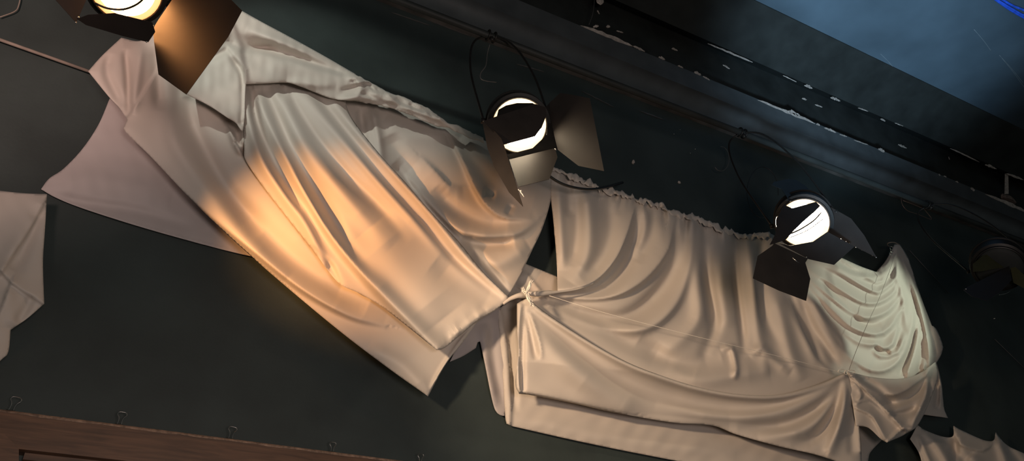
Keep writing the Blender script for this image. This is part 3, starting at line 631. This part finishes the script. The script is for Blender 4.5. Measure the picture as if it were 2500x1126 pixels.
# hook at the peak
hk = empty('wall_hook', P(2182, 600, WALL)); tag(hk, 'steel hook holding the peak of cloth at the right', 'hook')
wire('hook_wire', [P(2178, 604, WALL), P(2168, 600, 3.5), P(2168, 594, 3.42), P(2182, 592, 3.40), P(2196, 598, 3.42)], .004, M_PALEROD, hk)
bm = bmesh.new()
for k, (x, y) in enumerate(((2176, 606), (2177, 613), (2175, 619))):
    tube_bm(bm, [P(x+3.5*math.cos(t), y+4*math.sin(t), 3.41+(.006*math.cos(t) if k % 2 else 0)) for t in [j*PI/5 for j in range(10)]], .0018, 6, True)
bm_obj('chain', bm, M_STEEL, hk, True)

# ================================================================== LAMPS
yp = 2.98
pz = zat(1500, 205, yp)
bm = bmesh.new(); tube_bm(bm, [Vector((X0, yp, pz)), Vector((14, yp, pz))], .021, 20)
tag(bm_obj('lighting_pipe', bm, M_BLACK, smooth=True), 'black horizontal pipe the stage lamps hang from', 'pipe')

def frame_basis(ax, upv=Vector((0, 0, 1))):
    z = ax.normalized(); x = upv.cross(z).normalized(); y = z.cross(x); return x, y, z
def revolve(name, c, ax, prof, mat, parent, seg=40, smooth=True):
    """prof list (r, t): radius and distance along ax"""
    x, y, z = frame_basis(ax); vs = []; fs = []; n = len(prof)
    for i in range(seg):
        a = 2*PI*i/seg; d = x*math.cos(a)+y*math.sin(a)
        for (r, t) in prof: vs.append(c+d*r+z*t)
    for i in range(seg):
        j = (i+1) % seg
        for k in range(n-1): fs.append((i*n+k, i*n+k+1, j*n+k+1, j*n+k))
    o = mesh_obj(name, vs, fs, mat, parent, smooth)
    if smooth: o.modifiers.new('split', 'EDGE_SPLIT')
    return o
def leaf(pts, anchors, parent, mat=None, name='barn_door_leaf', t=.0016):
    """flat metal leaf: outline points on the plane through three anchor points (index, y depth)"""
    a = [P(pts[i][0], pts[i][1], y) for i, y in anchors]
    n = (a[1]-a[0]).cross(a[2]-a[0]).normalized()
    vs = []
    for (x, y) in pts:
        d = ray(x, y); vs.append(CAM+d*((a[0]-CAM).dot(n)/d.dot(n)))
    o = mesh_obj(name, vs, [tuple(range(len(vs)))], mat or M_LEAF, parent); solid(o, t, 0)
    return o
def lamp(cx, cy, y, rpx, ax, label, lensmat, hub=True):
    c = P(cx, cy, y); depth = (R.transposed() @ (c-CAM)).z*-1; r = rpx*depth/F
    root = empty('stage_lamp', c); tag(root, label, 'stage lamp', 'stage lamps on the pipe')
    z = ax.normalized()
    # glass lens, domed
    prof = [(r*.001, .022)]+[(r*math.sin(t), .022*math.cos(t)) for t in [k*PI/20 for k in range(1, 11)]]
    cut = 7
    revolve('lens', c, z, prof[:cut], lensmat, root)
    revolve('lens_rim', c, z, prof[cut-1:], lensmat if lensmat is M_BLACK else (M_RIMO if lensmat is M_LENSO else M_RIM), root)
    ring = [(r*.99, .004), (r*1.02, .010), (r*1.06, .008), (r*1.07, -.02), (r*1.0, -.02)]
    revolve('lens_ring', c, z, ring, M_METAL, root)
    body = [(r*1.07, -.015), (r*1.18, -.02), (r*1.20, -.05), (r*1.16, -.06), (r*1.16, -.14), (r*1.22, -.145), (r*1.22, -.16), (r*1.1, -.20), (r*.9, -.235), (r*.45, -.25), (.001, -.25)]
    revolve('housing', c, z, body, M_METAL, root)
    x_, y_, z_ = frame_basis(z)
    # yoke and clamp up to the pipe
    hc = c-z*.10; top = Vector((hc.x, yp, pz))
    bm = bmesh.new()
    side = x_
    a = hc+side*r*1.3; b = hc-side*r*1.3
    m = hc+(top-hc).normalized()*max(.05, (top-hc).length-.05)
    tube_bm(bm, cat3([a, a+(m-hc)*.6, m+side*r*.7, m-side*r*.7, b+(m-hc)*.6, b], 8), .006, 8)
    bm_obj('yoke', bm, M_METAL, root, True)
    for q in (a, b): 
        bm = bmesh.new(); tube_bm(bm, [q-side*.012, q+side*.012], .014, 14); bm_obj('yoke_knob', bm, M_METAL, root, True)
    bm = bmesh.new(); tube_bm(bm, [m, top], .012, 10)
    cc = top; tube_bm(bm, [cc+Vector((-.02, .030*math.cos(t), .030*math.sin(t))) for t in [k*PI/8 for k in range(16)]], .006, 6, True)
    tube_bm(bm, [cc+Vector((.02, .030*math.cos(t), .030*math.sin(t))) for t in [k*PI/8 for k in range(16)]], .006, 6, True)
    bm_obj('pipe_clamp', bm, M_METAL, root, True)
    return root, c, r, z
def bolt_or_glint(px, py, y, root, r=.006):
    bm = bmesh.new(); bmesh.ops.create_uvsphere(bm, u_segments=12, v_segments=8, radius=r); bmesh.ops.translate(bm, vec=P(px, py, y), verts=bm.verts)
    bm_obj('bolt_or_glint', bm, M_STEEL, root, True)
def bar(name, pts, r, root, mat=None):
    return wire(name, pts, r, mat or M_METAL, root, n=4)

# middle lamp ------------------------------------------------------
ax2 = (CAM-P(1270, 305, 2.6)).normalized()+Vector((.10, 0, -.10))
L2, c2, r2, _ = lamp(1268, 306, 2.60, 66, ax2, 'lit stage lamp with spread barn doors in the middle of the photo', M_LENS)
leaf([(1213, 284), (1306, 254), (1332, 262), (1334, 282), (1322, 312), (1306, 333), (1228, 354), (1215, 336), (1180, 296)], [(0, 2.49), (1, 2.49), (6, 2.485)], L2)
leaf([(1217, 268), (1235, 258), (1262, 252), (1300, 252), (1306, 255), (1213, 284)], [(0, 2.495), (4, 2.495), (5, 2.49)], L2, M_METAL, 'barn_door_frame')
leaf([(1178, 298), (1184, 294), (1224, 338), (1231, 356), (1277, 505), (1243, 470), (1207, 408), (1190, 360)], [(0, 2.54), (6, 2.54), (4, 2.43)], L2)
leaf([(1243, 390), (1355, 362), (1361, 384), (1341, 438), (1265, 457)], [(0, 2.54), (1, 2.54), (4, 2.46)], L2)
leaf([(1341, 252), (1368, 227), (1400, 232), (1440, 240), (1452, 300), (1475, 418), (1412, 405), (1362, 366), (1345, 300)], [(0, 2.54), (7, 2.54), (5, 2.36)], L2)
leaf([(1332, 262), (1341, 252), (1362, 366), (1355, 362), (1243, 390), (1238, 378), (1300, 362), (1334, 330), (1338, 300)], [(0, 2.545), (3, 2.545), (5, 2.545)], L2, M_METAL, 'barn_door_frame')
bolt_or_glint(1356, 365, 2.53, L2); bolt_or_glint(1309, 250, 2.54, L2, .004); bolt_or_glint(1322, 250, 2.54, L2, .004); bolt_or_glint(1181, 296, 2.53, L2, .004); bolt_or_glint(1223, 334, 2.49, L2, .003)
bm = bmesh.new(); rs = random.Random(2)
for k in range(7): tube_bm(bm, [P(1269, 466, 2.35), P(1272+rs.uniform(-8, 8), 470+rs.uniform(-9, 12), 2.35)], .0016, 5)
bm_obj('frayed_thread', bm, M_STRING, L2, True)
bar('scratch', [P(1393, 280, 2.47), P(1408, 302, 2.45), P(1425, 318, 2.44), P(1445, 330, 2.43)], .0008, L2, M_CHIP)

# right lamp -------------------------------------------------------
ax3 = (CAM-P(1962, 545, 2.6)).normalized()+Vector((-.06, 0, -.30))
L3, c3, r3, z3 = lamp(1962, 544, 2.60, 59, ax3, 'lit stage lamp with black barn doors at the right, beside the cloth peak', M_LENS)
leaf([(1879, 598), (1893, 572), (1899, 530), (1914, 500), (1934, 509), (1992, 493), (2002, 503), (1990, 516), (1962, 540), (1937, 564), (1920, 584), (1900, 592)], [(0, 2.50), (5, 2.475), (9, 2.47)], L3)
leaf([(1886, 600), (1890, 594), (1972, 632), (1966, 642), (1978, 681), (1968, 735), (1902, 710), (1838, 680), (1850, 625)], [(0, 2.53), (2, 2.53), (5, 2.58)], L3)
leaf([(1898, 592), (1930, 600), (1985, 590), (2020, 566), (2086, 602), (2036, 647), (1974, 633)], [(0, 2.54), (6, 2.54), (4, 2.42)], L3)
leaf([(2000, 494), (2018, 500), (2078, 534), (2110, 575), (2136, 622), (2142, 630), (2035, 576), (2022, 566)], [(0, 2.54), (7, 2.54), (4, 2.40)], L3)
leaf([(1883, 452), (1890, 444), (1925, 437), (1945, 440), (1968, 455), (1998, 490), (1960, 484), (1928, 492), (1908, 462)], [(0, 2.70), (4, 2.72), (6, 2.60)], L3, M_METAL, 'top_hood')
for (x, y) in ((1890, 588), (1969, 628), (1993, 492), (2003, 497), (1966, 502)): bolt_or_glint(x, y, 2.52, L3, .0035)
for (x, y, s) in ((2038, 577, .003), (2054, 584, .005), (2066, 590, .003), (2074, 594, .002), (2090, 604, .004), (2104, 611, .002), (2130, 624, .003), (2139, 629, .003)): bolt_or_glint(x, y, 2.46, L3, s)  # steel beads stand in for glints along the leaf's lower edge
bar('edge_scratch', [P(1934, 630, 2.44), P(1954, 645, 2.43)], .0014, L3, M_STEEL)
bar('wire_guard', [P(1918, 575, 2.49), P(1950, 562, 2.49), P(1985, 540, 2.49), P(2004, 520, 2.49)], .0045, L3)
bar('wire_guard', [P(1930, 580, 2.49), P(1972, 562, 2.49), P(2008, 536, 2.49)], .0025, L3)
bar('steel_loop', [P(1900, 570, 2.62), P(1893, 548, 2.64), P(1895, 530, 2.64), P(1904, 528, 2.62)], .003, L3, M_STEEL)  # small bright steel loop at the left of the housing

# left lamp --------------------------------------------------------
ax1 = (CAM-P(310, -20, 2.6)).normalized()+Vector((.05, 0, -.25))
L1, c1, r1, z1 = lamp(309, -28, 2.60, 80, ax1, 'large amber lit stage lamp cut off by the top left edge', M_LENSO)
leaf([(188, 46), (215, 36), (280, 32), (372, 55), (379, 78), (362, 103), (300, 88), (210, 61)], [(5, 2.54), (7, 2.54), (2, 2.46)], L1)
leaf([(374, 70), (386, 50), (420, 0), (450, -60), (540, -60), (560, -5), (591, 26), (557, 90), (455, 231), (387, 182), (376, 100)], [(0, 2.54), (2, 2.54), (8, 2.36)], L1)
leaf([(186, 56), (215, -10), (180, -60), (120, -70), (100, -40)], [(0, 2.54), (1, 2.54), (4, 2.5)], L1)
for (x, y) in ((191, 42), (185, 55), (358, 102), (375, 64)): bolt_or_glint(x, y, 2.52, L1, .0035)
bar('lens_guard', [P(232, 8, 2.48), P(262, 20, 2.48), P(300, 23, 2.48), P(335, 10, 2.48), P(362, -15, 2.48)], .004, L1)

# unlit lamp at the far right -------------------------------------
L4, c4, r4, z4 = lamp(2440, 655, 2.60, 52, (CAM-P(2440, 655, 2.6)).normalized()+Vector((-.1, 0, -.5)), 'unlit dark stage lamp with an olive barn door at the right edge', M_BLACK)
leaf([(2376, 664), (2375, 645), (2400, 624), (2440, 616), (2462, 622), (2466, 650), (2400, 662)], [(0, 2.56), (2, 2.6), (4, 2.6)], L4, M_OLIVE)
leaf([(2352, 708), (2360, 702), (2464, 650), (2470, 684), (2440, 715), (2410, 735), (2372, 724)], [(1, 2.54), (2, 2.54), (5, 2.42)], L4)
leaf([(2466, 650), (2475, 648), (2520, 690), (2520, 715), (2474, 690)], [(0, 2.54), (4, 2.54), (2, 2.45)], L4, M_OLIVE)
bolt_or_glint(2358, 706, 2.53, L4, .005); bolt_or_glint(2428, 778, 2.5, L4, .004)
bar('edge_wire', [P(2440, 720, 2.44), P(2455, 717, 2.44), P(2468, 710, 2.44)], .0015, L4, M_STEEL)

# ================================================================== LIGHT
def spot(name, loc, target, power, col, size_deg, blend, r=.05):
    ld = bpy.data.lights.new(name, 'SPOT'); ld.energy = power; ld.color = col; ld.spot_size = math.radians(size_deg); ld.spot_blend = blend; ld.shadow_soft_size = r
    o = bpy.data.objects.new(name, ld); C.objects.link(o); o.location = loc
    o.rotation_euler = (Vector(target)-Vector(loc)).to_track_quat('-Z', 'Y').to_euler(); return o
T = lambda x, y: P(x, y, 3.5)
spot('amber_stage_light', (-0.9, 2.15, 3.05), T(840, 590), 430, (1, .46, .16), 30, 1, .03)
spot('warm_stage_light', (-0.7, 1.5, 2.85), T(1560, 900), 560, (1, .71, .46), 37, .9, .10)
spot('cool_stage_light', (6.8, 1.5, 4.8), T(2150, 760), 225, (.88, 1, .80), 26, .5, .08)
spot('white_stage_light', (-1.2, 1.6, 4.9), T(700, 160), 150, (.95, 1, .90), 34, .6, .04)
spot('pink_wall_fill', (-1.5, .5, 3.0), T(-60, 0), 420, (1, .66, .56), 44, 1, .3)  # added fill that lifts the dark upper left wall, not a known lamp
spot('blue_stage_light', (1.5, 0.5, 1.2), PZc(2120, 90, cz), 2300, (.52, .77, 1), 26, .9, .2)
spot('mauve_fill_light', (0.4, -1.5, 1.5), T(1250, 600), 300, (1, .82, .74), 110, 1, .5)
w = bpy.data.worlds.new('world'); sc.world = w; w.use_nodes = True
w.node_tree.nodes['Background'].inputs[0].default_value = (.5, .6, .6, 1); w.node_tree.nodes['Background'].inputs[1].default_value = .16

sc.view_settings.view_transform = 'Standard'; sc.view_settings.look = 'None'; sc.view_settings.gamma = 1; sc.view_settings.use_curve_mapping = False
sc.view_settings.exposure = 0
sc.cycles.use_denoising = True; sc.cycles.use_adaptive_sampling = True; sc.cycles.adaptive_threshold = .015; sc.cycles.max_bounces = 6; sc.cycles.sample_clamp_indirect = 4
